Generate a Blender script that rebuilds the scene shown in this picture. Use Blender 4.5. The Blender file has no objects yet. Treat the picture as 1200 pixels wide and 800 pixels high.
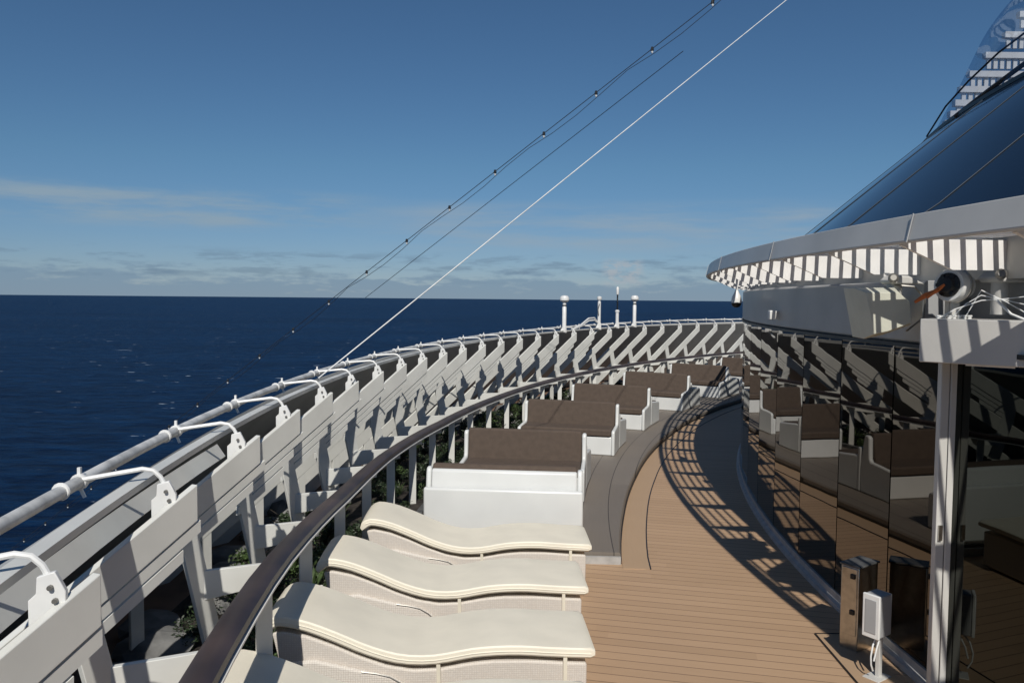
import bpy, bmesh, math, random
from mathutils import Vector, Matrix
random.seed(7)
S = bpy.context.scene
COL = S.collection
R_ = math.radians
# ------------------------------------------------------------------ camera
HC = 2.6
F = 933.0
cam_d = bpy.data.cameras.new('camera'); cam = bpy.data.objects.new('camera', cam_d); COL.objects.link(cam)
cam_d.sensor_width = 36; cam_d.lens = 36 * F / 1200; cam_d.clip_end = 200000; cam_d.clip_start = 0.05
PITCH, ROLL = R_(3.08), R_(0.52)
fw = Vector((0, math.cos(PITCH), -math.sin(PITCH)))
rt = Vector((1, 0, 0)); up = rt.cross(fw)
# clockwise image content = camera rolled counter-clockwise
c_, s_ = math.cos(ROLL), math.sin(ROLL)
rt2 = rt * c_ + up * s_; up2 = up * c_ - rt * s_
M = Matrix((rt2, up2, -fw)).transposed().to_4x4(); M.translation = (0, 0, HC)
cam.matrix_world = M
S.camera = cam
S.render.resolution_x = 1024; S.render.resolution_y = 682

def at(px, py, Y):
    d = fw + rt2 * ((px - 600) / F) - up2 * ((py - 400) / F)
    t = Y / d.y
    return Vector((0, 0, HC)) + d * t
def atz(px, py, z):
    d = fw + rt2 * ((px - 600) / F) - up2 * ((py - 400) / F)
    t = (z - HC) / d.z
    return Vector((0, 0, HC)) + d * t

# ------------------------------------------------------------------ ship polar frame
CX, CY = 25.3, 6.5
def P(R, th, z): 
    a = R_(th); return Vector((CX - R * math.cos(a), CY + R * math.sin(a), z))
def TAN(th): a = R_(th); return Vector((math.sin(a), math.cos(a), 0))
def INB(th): a = R_(th); return Vector((math.cos(a), -math.sin(a), 0))

# ------------------------------------------------------------------ materials
def new_mat(name):
    m = bpy.data.materials.new(name); m.use_nodes = True
    nt = m.node_tree; b = nt.nodes['Principled BSDF']
    return m, nt, b
def N(nt, t, **kw):
    n = nt.nodes.new(t)
    for k, v in kw.items():
        if k in n.inputs: n.inputs[k].default_value = v
        else: setattr(n, k, v)
    return n
def mat(name, col, rough=0.5, metal=0.0, var=0.12, scale=6.0, bump=0.0, bscale=60.0, spec=0.5, coat=0.0, dirt=None):
    m, nt, b = new_mat(name)
    tc = N(nt, 'ShaderNodeTexCoord')
    nz = N(nt, 'ShaderNodeTexNoise'); nz.inputs['Scale'].default_value = scale; nz.inputs['Detail'].default_value = 6
    nt.links.new(tc.outputs['Object'], nz.inputs['Vector'])
    mx = N(nt, 'ShaderNodeMixRGB')
    d = dirt if dirt else tuple(c * (1 - var * 1.6) for c in col)
    mx.inputs['Color1'].default_value = (*[min(1, c * (1 + var * .4)) for c in col], 1)
    mx.inputs['Color2'].default_value = (*d, 1)
    cr = N(nt, 'ShaderNodeValToRGB'); cr.color_ramp.elements[0].position = .38; cr.color_ramp.elements[1].position = .72
    nt.links.new(nz.outputs['Fac'], cr.inputs['Fac']); nt.links.new(cr.outputs['Color'], mx.inputs['Fac'])
    nt.links.new(mx.outputs['Color'], b.inputs['Base Color'])
    b.inputs['Roughness'].default_value = rough; b.inputs['Metallic'].default_value = metal
    b.inputs['Specular IOR Level'].default_value = spec; b.inputs['Coat Weight'].default_value = coat
    if bump:
        n2 = N(nt, 'ShaderNodeTexNoise'); n2.inputs['Scale'].default_value = bscale; n2.inputs['Detail'].default_value = 4
        nt.links.new(tc.outputs['Object'], n2.inputs['Vector'])
        bp = N(nt, 'ShaderNodeBump'); bp.inputs['Strength'].default_value = bump; bp.inputs['Distance'].default_value = 0.01
        nt.links.new(n2.outputs['Fac'], bp.inputs['Height']); nt.links.new(bp.outputs['Normal'], b.inputs['Normal'])
    return m
W_PAINT = mat('white_paint', (.60, .60, .565), .42, var=.07, scale=3, bump=.05, bscale=25)
FRAME_P = mat('frame_paint', (.66, .66, .62), .45, var=.08, scale=2.5, bump=.05, bscale=25)
BRIGHT = mat('bright_white', (.74, .74, .72), .35, var=.05, scale=8)
PIPE_M = mat('pipe_paint', (.62, .62, .60), .4, var=.25, scale=9)
BOLT = mat('bolt_steel', (.25, .24, .22), .4, metal=.6)
PLATE_M = mat('plating_paint', (.42, .42, .40), .5, var=.12, scale=1.5)
SHELL = mat('sofa_shell', (.66, .67, .655), .32, var=.03, scale=3)
BROWN = mat('brown_fabric', (.09, .065, .049), .85, var=.10, scale=14, bump=.35, bscale=420)
CUSH = mat('cream_vinyl', (.80, .745, .615), .5, var=.05, scale=4, bump=.12, bscale=9)
GREY_F = mat('fascia_grey', (.36, .365, .37), .38, var=.08, scale=2.2)
FASC_W = mat('canopy_white', (.56, .55, .52), .4, var=.10, scale=1.3)
RIB_W = mat('rib_white', (.80, .79, .77), .45, var=.06)
STEEL = mat('stainless', (.52, .50, .46), .28, metal=1.0, var=.12, scale=20)
BLACK = mat('black_rubber', (.012, .012, .013), .45)
DARKC = mat('dark_cable', (.02, .022, .03), .6)
WIREW = mat('white_wire', (.72, .73, .72), .5)
ORANGE = mat('orange_strap', (.55, .14, .03), .6)
STONE = mat('rock_stone', (.17, .17, .165), .85, var=.45, scale=5, bump=.8, bscale=14)
KERB = mat('kerb_dark_stone', (.10, .10, .10), .35, var=.4, scale=9, bump=.2)
SOIL = mat('soil', (.035, .028, .022), .95, var=.5, scale=12, bump=.8, bscale=40)
ODECK = mat('outer_deck', (.20, .125, .085), .7, var=.25, scale=3, bump=.1)
LEAF1 = mat('leaf_dark', (.026, .046, .017), .55, var=.5, scale=5)
LEAF2 = mat('leaf_mid', (.055, .09, .028), .55, var=.4, scale=5)
LEAF3 = mat('leaf_bright', (.14, .20, .03), .55, var=.3, scale=5)
PETAL = mat('petal', (.75, .73, .68), .6)
CREAMG = mat('cream_cover', (.56, .56, .47), .45, var=.06)
DRAIN = mat('skirting_metal', (.40, .39, .375), .65, metal=.0, var=.15, scale=12)

def glossy_rail():
    m, nt, b = new_mat('rail_dark_varnish')
    tc = N(nt, 'ShaderNodeTexCoord'); nz = N(nt, 'ShaderNodeTexNoise'); nz.inputs['Scale'].default_value = 2.2; nz.inputs['Detail'].default_value = 8
    nt.links.new(tc.outputs['Object'], nz.inputs['Vector'])
    cr = N(nt, 'ShaderNodeValToRGB'); cr.color_ramp.elements[0].color = (.020, .014, .016, 1); cr.color_ramp.elements[1].color = (.068, .046, .042, 1)
    cr.color_ramp.elements[0].position = .35; cr.color_ramp.elements[1].position = .7
    nt.links.new(nz.outputs['Fac'], cr.inputs['Fac']); nt.links.new(cr.outputs['Color'], b.inputs['Base Color'])
    b.inputs['Roughness'].default_value = .42
    return m
RAILM = glossy_rail()

def mirror_glass(nm, colr):
    m, nt, b = new_mat(nm)
    b.inputs['Base Color'].default_value = (*colr, 1); b.inputs['Metallic'].default_value = 1
    b.inputs['Roughness'].default_value = .015
    tc = N(nt, 'ShaderNodeTexCoord'); nz = N(nt, 'ShaderNodeTexNoise'); nz.inputs['Scale'].default_value = 1.1
    nt.links.new(tc.outputs['Object'], nz.inputs['Vector'])
    bp = N(nt, 'ShaderNodeBump'); bp.inputs['Strength'].default_value = .05; bp.inputs['Distance'].default_value = .02
    nt.links.new(nz.outputs['Fac'], bp.inputs['Height']); nt.links.new(bp.outputs['Normal'], b.inputs['Normal'])
    return m
MGLASS = mirror_glass('tinted_mirror_glass', (.135, .122, .108))
DARKG = mirror_glass('dark_mirror_glass', (.035, .038, .034))
def dome_glass():
    m, nt, b = new_mat('dark_dome_glass')
    b.inputs['Base Color'].default_value = (.004, .008, .016, 1); b.inputs['Roughness'].default_value = .06
    b.inputs['Specular IOR Level'].default_value = .35
    b.inputs['IOR'].default_value = 1.4
    return m
DGLASS = dome_glass()
def screen_glass():
    m, nt, b = new_mat('clear_screen_glass')
    nt.nodes.remove(b)
    out = nt.nodes['Material Output']
    tr = N(nt, 'ShaderNodeBsdfTransparent'); tr.inputs['Color'].default_value = (.92, .94, .97, 1)
    gl = N(nt, 'ShaderNodeBsdfGlossy'); gl.inputs['Roughness'].default_value = .04; gl.inputs['Color'].default_value = (.5, .6, .7, 1)
    fr = N(nt, 'ShaderNodeFresnel'); fr.inputs['IOR'].default_value = 1.45
    mx = N(nt, 'ShaderNodeMixShader')
    fm_ = N(nt, 'ShaderNodeMath', operation='MULTIPLY'); fm_.inputs[1].default_value = .45; nt.links.new(fr.outputs[0], fm_.inputs[0]); nt.links.new(fm_.outputs[0], mx.inputs[0]); nt.links.new(tr.outputs[0], mx.inputs[1]); nt.links.new(gl.outputs[0], mx.inputs[2])
    nt.links.new(mx.outputs[0], out.inputs['Surface'])
    return m
SGLASS = screen_glass()

def deck_mat(name, c1, c2, pitch, ang, caulk, polar=False, linew=.06):
    m, nt, b = new_mat(name)
    geo = N(nt, 'ShaderNodeNewGeometry')
    sep = N(nt, 'ShaderNodeSeparateXYZ')
    if polar:
        sub = N(nt, 'ShaderNodeVectorMath', operation='SUBTRACT'); sub.inputs[1].default_value = (CX, CY, 0)
        nt.links.new(geo.outputs['Position'], sub.inputs[0])
        mul = N(nt, 'ShaderNodeVectorMath', operation='MULTIPLY'); mul.inputs[1].default_value = (1, 1, 0)
        nt.links.new(sub.outputs[0], mul.inputs[0])
        ln = N(nt, 'ShaderNodeVectorMath', operation='LENGTH'); nt.links.new(mul.outputs[0], ln.inputs[0])
        nt.links.new(sub.outputs[0], sep.inputs[0])
        at2 = N(nt, 'ShaderNodeMath', operation='ARCTAN2'); nt.links.new(sep.outputs['Y'], at2.inputs[0]); nt.links.new(sep.outputs['X'], at2.inputs[1])
        al = N(nt, 'ShaderNodeMath', operation='MULTIPLY'); al.inputs[1].default_value = 24; nt.links.new(at2.outputs[0], al.inputs[0])
        across, along = ln.outputs['Value'], al.outputs[0]
    else:
        rot = N(nt, 'ShaderNodeVectorRotate', rotation_type='Z_AXIS'); rot.inputs['Angle'].default_value = ang
        nt.links.new(geo.outputs['Position'], rot.inputs['Vector']); nt.links.new(rot.outputs[0], sep.inputs[0])
        across, along = sep.outputs['Y'], sep.outputs['X']
    dv = N(nt, 'ShaderNodeMath', operation='DIVIDE'); dv.inputs[1].default_value = pitch; nt.links.new(across, dv.inputs[0])
    fr = N(nt, 'ShaderNodeMath', operation='FRACT'); nt.links.new(dv.outputs[0], fr.inputs[0])
    fl = N(nt, 'ShaderNodeMath', operation='FLOOR'); nt.links.new(dv.outputs[0], fl.inputs[0])
    lt = N(nt, 'ShaderNodeMath', operation='LESS_THAN'); lt.inputs[1].default_value = linew; nt.links.new(fr.outputs[0], lt.inputs[0])
    # per board tone
    cmb = N(nt, 'ShaderNodeCombineXYZ'); nt.links.new(fl.outputs[0], cmb.inputs[0])
    sg = N(nt, 'ShaderNodeMath', operation='DIVIDE'); sg.inputs[1].default_value = 2.9
    wn0 = N(nt, 'ShaderNodeTexWhiteNoise', noise_dimensions='1D'); nt.links.new(fl.outputs[0], wn0.inputs['W'])
    ad = N(nt, 'ShaderNodeMath', operation='MULTIPLY_ADD'); ad.inputs[1].default_value = 2.9; nt.links.new(wn0.outputs['Value'], ad.inputs[0]); nt.links.new(along, ad.inputs[2])
    nt.links.new(ad.outputs[0], sg.inputs[0])
    sf = N(nt, 'ShaderNodeMath', operation='FLOOR'); nt.links.new(sg.outputs[0], sf.inputs[0])
    nt.links.new(sf.outputs[0], cmb.inputs[1])
    wn = N(nt, 'ShaderNodeTexWhiteNoise', noise_dimensions='3D'); nt.links.new(cmb.outputs[0], wn.inputs['Vector'])
    # grain
    cm2 = N(nt, 'ShaderNodeCombineXYZ')
    g1 = N(nt, 'ShaderNodeMath', operation='MULTIPLY'); g1.inputs[1].default_value = 60; nt.links.new(across, g1.inputs[0])
    g2 = N(nt, 'ShaderNodeMath', operation='MULTIPLY'); g2.inputs[1].default_value = 2.5; nt.links.new(along, g2.inputs[0])
    nt.links.new(g1.outputs[0], cm2.inputs[0]); nt.links.new(g2.outputs[0], cm2.inputs[1])
    nz = N(nt, 'ShaderNodeTexNoise'); nz.inputs['Scale'].default_value = 1; nz.inputs['Detail'].default_value = 4; nt.links.new(cm2.outputs[0], nz.inputs['Vector'])
    big = N(nt, 'ShaderNodeTexNoise'); big.inputs['Scale'].default_value = .9; big.inputs['Detail'].default_value = 5; nt.links.new(geo.outputs['Position'], big.inputs['Vector'])
    s1 = N(nt, 'ShaderNodeMath', operation='MULTIPLY'); s1.inputs[1].default_value = .35; nt.links.new(wn.outputs['Value'], s1.inputs[0])
    s2 = N(nt, 'ShaderNodeMath', operation='MULTIPLY_ADD'); s2.inputs[1].default_value = .45; nt.links.new(nz.outputs['Fac'], s2.inputs[0]); nt.links.new(s1.outputs[0], s2.inputs[2])
    s3 = N(nt, 'ShaderNodeMath', operation='MULTIPLY_ADD'); s3.inputs[1].default_value = .5; nt.links.new(big.outputs['Fac'], s3.inputs[0]); nt.links.new(s2.outputs[0], s3.inputs[2])
    s4 = N(nt, 'ShaderNodeMath', operation='SUBTRACT'); s4.inputs[1].default_value = .15; nt.links.new(s3.outputs[0], s4.inputs[0])
    mx = N(nt, 'ShaderNodeMixRGB'); mx.inputs['Color1'].default_value = (*c1, 1); mx.inputs['Color2'].default_value = (*c2, 1)
    nt.links.new(s4.outputs[0], mx.inputs['Fac'])
    m2 = N(nt, 'ShaderNodeMixRGB'); m2.inputs['Color2'].default_value = (*caulk, 1)
    nt.links.new(lt.outputs[0], m2.inputs['Fac']); nt.links.new(mx.outputs[0], m2.inputs['Color1'])
    nt.links.new(m2.outputs[0], b.inputs['Base Color']); b.inputs['Roughness'].default_value = .62
    bp = N(nt, 'ShaderNodeBump'); bp.inputs['Strength'].default_value = .4; bp.inputs['Distance'].default_value = .004; bp.invert = True
    nt.links.new(lt.outputs[0], bp.inputs['Height']); nt.links.new(bp.outputs['Normal'], b.inputs['Normal'])
    return m
TEAK = deck_mat('teak_planks', (.50, .335, .208), (.38, .25, .15), .118, R_(12.5), (.16, .10, .062), linew=.06)
TEAKB = deck_mat('teak_border', (.46, .32, .20), (.37, .25, .155), .9, 0, (.30, .2, .13), polar=True, linew=.01)
PLATF = deck_mat('platform_boards', (.215, .185, .155), (.15, .128, .107), .30, 0, (.05, .042, .036), polar=True, linew=.03)

def wicker():
    m, nt, b = new_mat('pale_wicker')
    tc = N(nt, 'ShaderNodeTexCoord'); vo = N(nt, 'ShaderNodeTexVoronoi'); vo.inputs['Scale'].default_value = 75; vo.inputs['Randomness'].default_value = .15
    nt.links.new(tc.outputs['Object'], vo.inputs['Vector'])
    cr = N(nt, 'ShaderNodeValToRGB'); cr.color_ramp.elements[0].color = (.70, .66, .60, 1); cr.color_ramp.elements[1].color = (.56, .51, .455, 1)
    cr.color_ramp.elements[0].position = .25; cr.color_ramp.elements[1].position = .62
    nt.links.new(vo.outputs['Distance'], cr.inputs['Fac']); nt.links.new(cr.outputs['Color'], b.inputs['Base Color'])
    bp = N(nt, 'ShaderNodeBump'); bp.inputs['Strength'].default_value = .6; bp.inputs['Distance'].default_value = .004; bp.invert = True
    nt.links.new(vo.outputs['Distance'], bp.inputs['Height']); nt.links.new(bp.outputs['Normal'], b.inputs['Normal'])
    b.inputs['Roughness'].default_value = .7
    return m
WICK = wicker()

def sea_mat():
    m, nt, b = new_mat('sea_water')
    geo = N(nt, 'ShaderNodeNewGeometry')
    mp = N(nt, 'ShaderNodeMapping'); mp.inputs['Scale'].default_value = (.35, 1, 1); mp.inputs['Rotation'].default_value = (0, 0, .12)
    nt.links.new(geo.outputs['Position'], mp.inputs['Vector'])
    def nz(scale, det, rough=.6):
        n = N(nt, 'ShaderNodeTexNoise'); n.inputs['Scale'].default_value = scale; n.inputs['Detail'].default_value = det; n.inputs['Roughness'].default_value = rough
        nt.links.new(mp.outputs[0], n.inputs['Vector']); return n
    a, c, d = nz(.22, 6, .65), nz(.035, 4), nz(.004, 5)
    ad = N(nt, 'ShaderNodeMath', operation='MULTIPLY_ADD'); ad.inputs[1].default_value = 2.0
    nt.links.new(c.outputs['Fac'], ad.inputs[0]); nt.links.new(a.outputs['Fac'], ad.inputs[2])
    bp = N(nt, 'ShaderNodeBump'); bp.inputs['Strength'].default_value = 1.0; bp.inputs['Distance'].default_value = 2.2
    nt.links.new(ad.outputs[0], bp.inputs['Height']); nt.links.new(bp.outputs['Normal'], b.inputs['Normal'])
    cr = N(nt, 'ShaderNodeValToRGB'); cr.color_ramp.elements[0].color = (.0006, .0065, .027, 1); cr.color_ramp.elements[1].color = (.004, .029, .088, 1)
    cr.color_ramp.elements[0].position = .38; cr.color_ramp.elements[1].position = .64
    mm = N(nt, 'ShaderNodeMath', operation='MULTIPLY_ADD'); mm.inputs[1].default_value = .72
    nt.links.new(a.outputs['Fac'], mm.inputs[0])
    m3 = N(nt, 'ShaderNodeMath', operation='MULTIPLY'); m3.inputs[1].default_value = .28; nt.links.new(d.outputs['Fac'], m3.inputs[0]); nt.links.new(m3.outputs[0], mm.inputs[2])
    nt.links.new(mm.outputs[0], cr.inputs['Fac'])
    # whitecaps: rare small patches
    w1 = nz(.2, 4, .6); w2 = nz(.012, 2)
    wr = N(nt, 'ShaderNodeValToRGB'); wr.color_ramp.elements[0].position = .742; wr.color_ramp.elements[1].position = .775
    ws = N(nt, 'ShaderNodeMath', operation='MULTIPLY_ADD'); ws.inputs[1].default_value = .10; 
    nt.links.new(w2.outputs['Fac'], ws.inputs[0]); nt.links.new(w1.outputs['Fac'], ws.inputs[2])
    sb = N(nt, 'ShaderNodeMath', operation='SUBTRACT'); sb.inputs[1].default_value = .0; nt.links.new(ws.outputs[0], sb.inputs[0])
    nt.links.new(sb.outputs[0], wr.inputs['Fac'])
    mx = N(nt, 'ShaderNodeMixRGB'); mx.inputs['Color2'].default_value = (.42, .50, .58, 1)
    nt.links.new(wr.outputs['Color'], mx.inputs['Fac']); nt.links.new(cr.outputs['Color'], mx.inputs['Color1'])
    nt.links.new(mx.outputs[0], b.inputs['Base Color'])
    b.inputs['Roughness'].default_value = .45; b.inputs['IOR'].default_value = 1.12
    return m
SEA = sea_mat()

# ------------------------------------------------------------------ mesh builder
class MB:
    def __init__(s): s.v = []; s.f = []
    def add(s, vs, fs):
        o = len(s.v); s.v += [tuple(v) for v in vs]; s.f += [tuple(i + o for i in f) for f in fs]
    def box(s, lo, hi):
        x0, y0, z0 = lo; x1, y1, z1 = hi
        s.add([(x0,y0,z0),(x1,y0,z0),(x1,y1,z0),(x0,y1,z0),(x0,y0,z1),(x1,y0,z1),(x1,y1,z1),(x0,y1,z1)],
              [(0,3,2,1),(4,5,6,7),(0,1,5,4),(1,2,6,5),(2,3,7,6),(3,0,4,7)])
    def prism(s, pts, off):            # planar polygon + offset vector
        n = len(pts); off = Vector(off)
        vs = [Vector(p) for p in pts] + [Vector(p) + off for p in pts]
        s.add(vs, [tuple(range(n))[::-1], tuple(range(n, 2 * n))] + [(i, (i + 1) % n, (i + 1) % n + n, i + n) for i in range(n)])
    def bar(s, a, b, w, h, side=None):  # rectangular bar, h along 'up-ish', w across
        a, b = Vector(a), Vector(b); d = (b - a).normalized()
        sd = Vector(side) if side is not None else d.cross(Vector((0, 0, 1)))
        if sd.length < 1e-4: sd = Vector((1, 0, 0))
        sd = (sd - d * sd.dot(d)).normalized(); u = sd.cross(d).normalized()
        q = [sd * (x * w / 2) + u * (y * h / 2) for x, y in ((-1,-1),(1,-1),(1,1),(-1,1))]
        s.add([a + k for k in q] + [b + k for k in q], [(0,1,2,3)[::-1],(4,5,6,7),(0,1,5,4),(1,2,6,5),(2,3,7,6),(3,0,4,7)])
    def tube(s, pts, r, n=8, cap=True):
        pts = [Vector(p) for p in pts]; rs = r if isinstance(r, (list, tuple)) else [r] * len(pts)
        ref = None; rings = []
        for i, p in enumerate(pts):
            d = (pts[min(i + 1, len(pts) - 1)] - pts[max(i - 1, 0)]).normalized()
            if ref is None:
                ref = d.cross(Vector((0, 0, 1)))
                if ref.length < .05: ref = Vector((1, 0, 0))
            ref = (ref - d * ref.dot(d)).normalized(); u = d.cross(ref)
            rings.append([p + (ref * math.cos(2 * math.pi * k / n) + u * math.sin(2 * math.pi * k / n)) * rs[i] for k in range(n)])
        vs = [v for rg in rings for v in rg]; fs = []
        for i in range(len(pts) - 1):
            for k in range(n):
                fs.append((i * n + k, i * n + (k + 1) % n, (i + 1) * n + (k + 1) % n, (i + 1) * n + k))
        if cap: fs += [tuple(range(n))[::-1], tuple((len(pts) - 1) * n + k for k in range(n))]
        s.add(vs, fs)
    def sweep(s, prof, t0, t1, step=1.0, close=True):   # profile [(R,z)] swept around C
        n = max(1, int(round((t1 - t0) / step))); m = len(prof); vs = []; fs = []
        for i in range(n + 1):
            th = t0 + (t1 - t0) * i / n
            vs += [P(r, th, z) for r, z in prof]
        for i in range(n):
            for k in range(m if close else m - 1):
                fs.append((i * m + k, i * m + (k + 1) % m, (i + 1) * m + (k + 1) % m, (i + 1) * m + k))
        if close: fs += [tuple(range(m))[::-1], tuple(n * m + k for k in range(m))]
        s.add(vs, fs)
    def lathe(s, prof, origin=(0, 0, 0), n=20, axis=None):  # prof [(r,h)]
        o = Vector(origin); ax = Vector(axis).normalized() if axis is not None else Vector((0, 0, 1))
        e1 = ax.cross(Vector((0, 0, 1)));
        if e1.length < .05: e1 = Vector((1, 0, 0))
        e1.normalize(); e2 = ax.cross(e1); vs = []; fs = []
        for r, h in prof:
            vs += [o + ax * h + (e1 * math.cos(2 * math.pi * k / n) + e2 * math.sin(2 * math.pi * k / n)) * r for k in range(n)]
        for i in range(len(prof) - 1):
            for k in range(n): fs.append((i * n + k, i * n + (k + 1) % n, (i + 1) * n + (k + 1) % n, (i + 1) * n + k))
        fs += [tuple(range(n))[::-1], tuple((len(prof) - 1) * n + k for k in range(n))]
        s.add(vs, fs)
    def build(s, name, m, parent=None, bevel=0, smooth=False, segs=2, fix=True):
        me = bpy.data.meshes.new(name); me.from_pydata(s.v, [], s.f); me.update()
        if fix:
            bm = bmesh.new(); bm.from_mesh(me); bmesh.ops.recalc_face_normals(bm, faces=bm.faces); bm.to_mesh(me); bm.free()
        me.materials.append(m)
        o = bpy.data.objects.new(name, me); COL.objects.link(o)
        if parent: 
            o.parent = parent
        if bevel:
            md = o.modifiers.new('bevel', 'BEVEL'); md.width = bevel; md.segments = segs; md.limit_method = 'ANGLE'; md.angle_limit = R_(40)
        if smooth or bevel:
            for p in me.polygons: p.use_smooth = True
            me.set_sharp_from_angle(angle=R_(38))
        return o
def tag(o, label=None, cat=None, group=None, kind=None):
    if label: o['label'] = label
    if cat: o['category'] = cat
    if group: o['group'] = group
    if kind: o['kind'] = kind
    return o
def empty(name, loc=(0, 0, 0), rz=0, **kw):
    o = bpy.data.objects.new(name, None); COL.objects.link(o); o.location = loc; o.rotation_euler = (0, 0, rz); o.empty_display_size = .1
    return tag(o, **kw)
def loc(o, mb_parent):  # parts built in world coordinates under an empty at L
    if o.parent == mb_parent: o.matrix_parent_inverse = Matrix.Translation(-mb_parent.location)
    return o
def children(o): return [c for c in bpy.data.objects if c.parent == o]
def copy_tree(o, parent=None):
    c = o.copy(); COL.objects.link(c)
    if parent: c.parent = parent; c.matrix_parent_inverse = o.matrix_parent_inverse.copy()
    for ch in children(o): copy_tree(ch, c)
    return c
ORD = ['first','second','third','fourth','fifth','sixth','seventh','eighth','ninth','tenth','eleventh','twelfth','thirteenth','fourteenth']

# ------------------------------------------------------------------ structure: sea and decks
b = MB(); n = 96; Rr = 60000
b.add([(0, 0, -48)] + [(Rr * math.cos(2 * math.pi * i / n), Rr * math.sin(2 * math.pi * i / n), -48) for i in range(n)],
      [(0, i + 1, (i + 1) % n + 1) for i in range(n)])
tag(b.build('sea', SEA), kind='structure')
b = MB(); b.sweep([(22.2, 0), (26.42, 0), (26.42, -.25), (22.2, -.25)], -34, 75, 1)
tag(b.build('deck', TEAK), kind='structure')
def tab(pts, x):
    if x <= pts[0][0]: return pts[0][1]
    for (a, b_), (c, d_) in zip(pts, pts[1:]):
        if x <= c:
            t = (x - a) / (c - a); return b_ + (d_ - b_) * t
    return pts[-1][1]
def RP(th): return tab([(2.9, 24.24), (7, 24.12), (12, 24.0), (20, 23.87), (33, 23.78), (75, 23.75)], th)
def swp(prof, t0, t1, step=.8):   # profile radii are offsets from the platform edge unless above 5
    mb = MB(); n = int(round((t1 - t0) / step)); m = len(prof)
    for i in range(n + 1):
        th = t0 + (t1 - t0) * i / n; mb.v += [tuple(P(r if r > 5 else RP(th) + r, th, z)) for r, z in prof]
    for i in range(n):
        for k in range(m): mb.f.append((i * m + k, i * m + (k + 1) % m, (i + 1) * m + (k + 1) % m, (i + 1) * m + k))
    mb.f += [tuple(range(m))[::-1], tuple(n * m + k for k in range(m))]
    return mb
tag(swp([(-.27, .006), (-.012, .006), (-.012, -.01), (-.27, -.01)], 2.55, 75).build('deck_border', TEAKB), kind='structure')
tag(swp([(-.283, .009), (-.270, .009), (-.270, -.01), (-.283, -.01)], 2.55, 75).build('deck_border_seam', BLACK), kind='structure')
tag(swp([(0, 0.002), (0, .085), (.015, .105), (26.42, .105), (26.42, 0.002)], 2.95, 75).build('platform', PLATF), kind='structure')
tag(swp([(-.01, .0), (-.01, .035), (.01, .035), (.01, .0)], 2.9, 75).build('platform_edging', BLACK), kind='structure')
b = MB(); p = [P(r, 2.9, 0) for r in (24.24, 26.42)]
t = TAN(2.9) * -.03
b.prism([p[0], p[1], p[1] + Vector((0, 0, .075)), p[0] + Vector((0, 0, .075))], t)
tag(b.build('platform_riser', DRAIN), kind='structure')
b = MB(); b.sweep([(26.42, .16), (26.5, .16), (26.5, -.2), (26.42, -.2)], -34, 75, 1)
tag(b.build('planter_kerb', KERB), kind='structure')
b = MB(); b.sweep([(26.5, .06), (28.05, .04), (28.05, -.2), (26.5, -.2)], -34, 75, 1)
tag(b.build('planter_soil', SOIL), kind='structure')
b = MB(); b.sweep([(28.05, .02), (29.6, .0), (29.6, -.2), (28.05, -.2)], -34, 75, 1)
tag(b.build('outer_deck', ODECK), kind='structure')
# threshold frame boards near cabinet
b = MB()
q = [atz(955, 742, .006), atz(992, 742, .006), atz(1075, 812, .006), atz(1015, 812, .006)]
b.prism(q, (0, 0, -.006)); tag(b.build('deck_hatch_border', TEAKB), kind='structure')
b = MB(); b.bar(q[0] + Vector((0, 0, .002)), q[3] + Vector((0, 0, .002)), .012, .006); b.bar(q[0] + Vector((0, 0, .002)), q[1] + Vector((0, 0, .002)), .008, .006)
tag(b.build('deck_hatch_seam', BLACK), kind='structure')

ZR = lambda th: tab([(-9, 1.165), (-4.5, 1.11), (0.4, .965), (4, .94), (10, .865), (17, .855), (50, .905)], th)      # top of the handrail
RR = lambda th: tab([(-4, 26.73), (12, 26.70), (33, 26.68), (52, 26.72)], th)
# ------------------------------------------------------------------ bulwark with frames, pipe
def sheer(th): return .0022 * (th + 7) if th < 40 else .0022 * 47
BW = empty('bulwark', P(27.1, 0, 0), label='white curved bulwark with diagonal frames and pipe above the planter, along the open sea', cat='bulwark')
T0, T1 = -34, 68
def swz(prof, t0, t1, step=1.0, close=True):
    mb = MB(); n = int(round((t1 - t0) / step)); m = len(prof)
    for i in range(n + 1):
        th = t0 + (t1 - t0) * i / n; mb.v += [tuple(P(r, th, z + sheer(th) * (z / 1.8))) for r, z in prof]
    for i in range(n):
        for k in range(m if close else m - 1):
            mb.f.append((i * m + k, i * m + (k + 1) % m, (i + 1) * m + (k + 1) % m, (i + 1) * m + k))
    if close: mb.f += [tuple(range(m))[::-1], tuple(n * m + k for k in range(m))]
    return mb
mb = MB(); nn_ = T1 - T0
for i in range(nn_ + 1):
    th = T0 + i; ra = 27.9; za = tab([(-6, 1.20), (-3, 1.29), (5, 1.50), (12, 1.60), (20, 1.65), (40, 1.685)], th); rb = 28.5; zb_ = .85
    mb.v += [tuple(P(r, th, z + sheer(th) * (z / 1.8))) for r, z in [(ra, za), (rb, zb_), (29.3, -.2), (29.34, -.17), (rb + .04, zb_ + .03), (ra + .01, za + .035)]]
for i in range(nn_):
    for k in range(6): mb.f.append((i * 6 + k, i * 6 + (k + 1) % 6, (i + 1) * 6 + (k + 1) % 6, (i + 1) * 6 + k))
mb.f += [tuple(range(6))[::-1], tuple(nn_ * 6 + k for k in range(6))]
loc(mb.build('plating', PLATE_M, BW), BW)
loc(swz([(27.09, 1.78), (27.16, 1.775), (27.17, 1.76), (27.17, 1.745), (27.09, 1.75)], T0, T1).build('top_bar', W_PAINT, BW), BW)
PZ = lambda th: 1.792 + min(.165, .0033 * max(0, th + 7))
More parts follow.
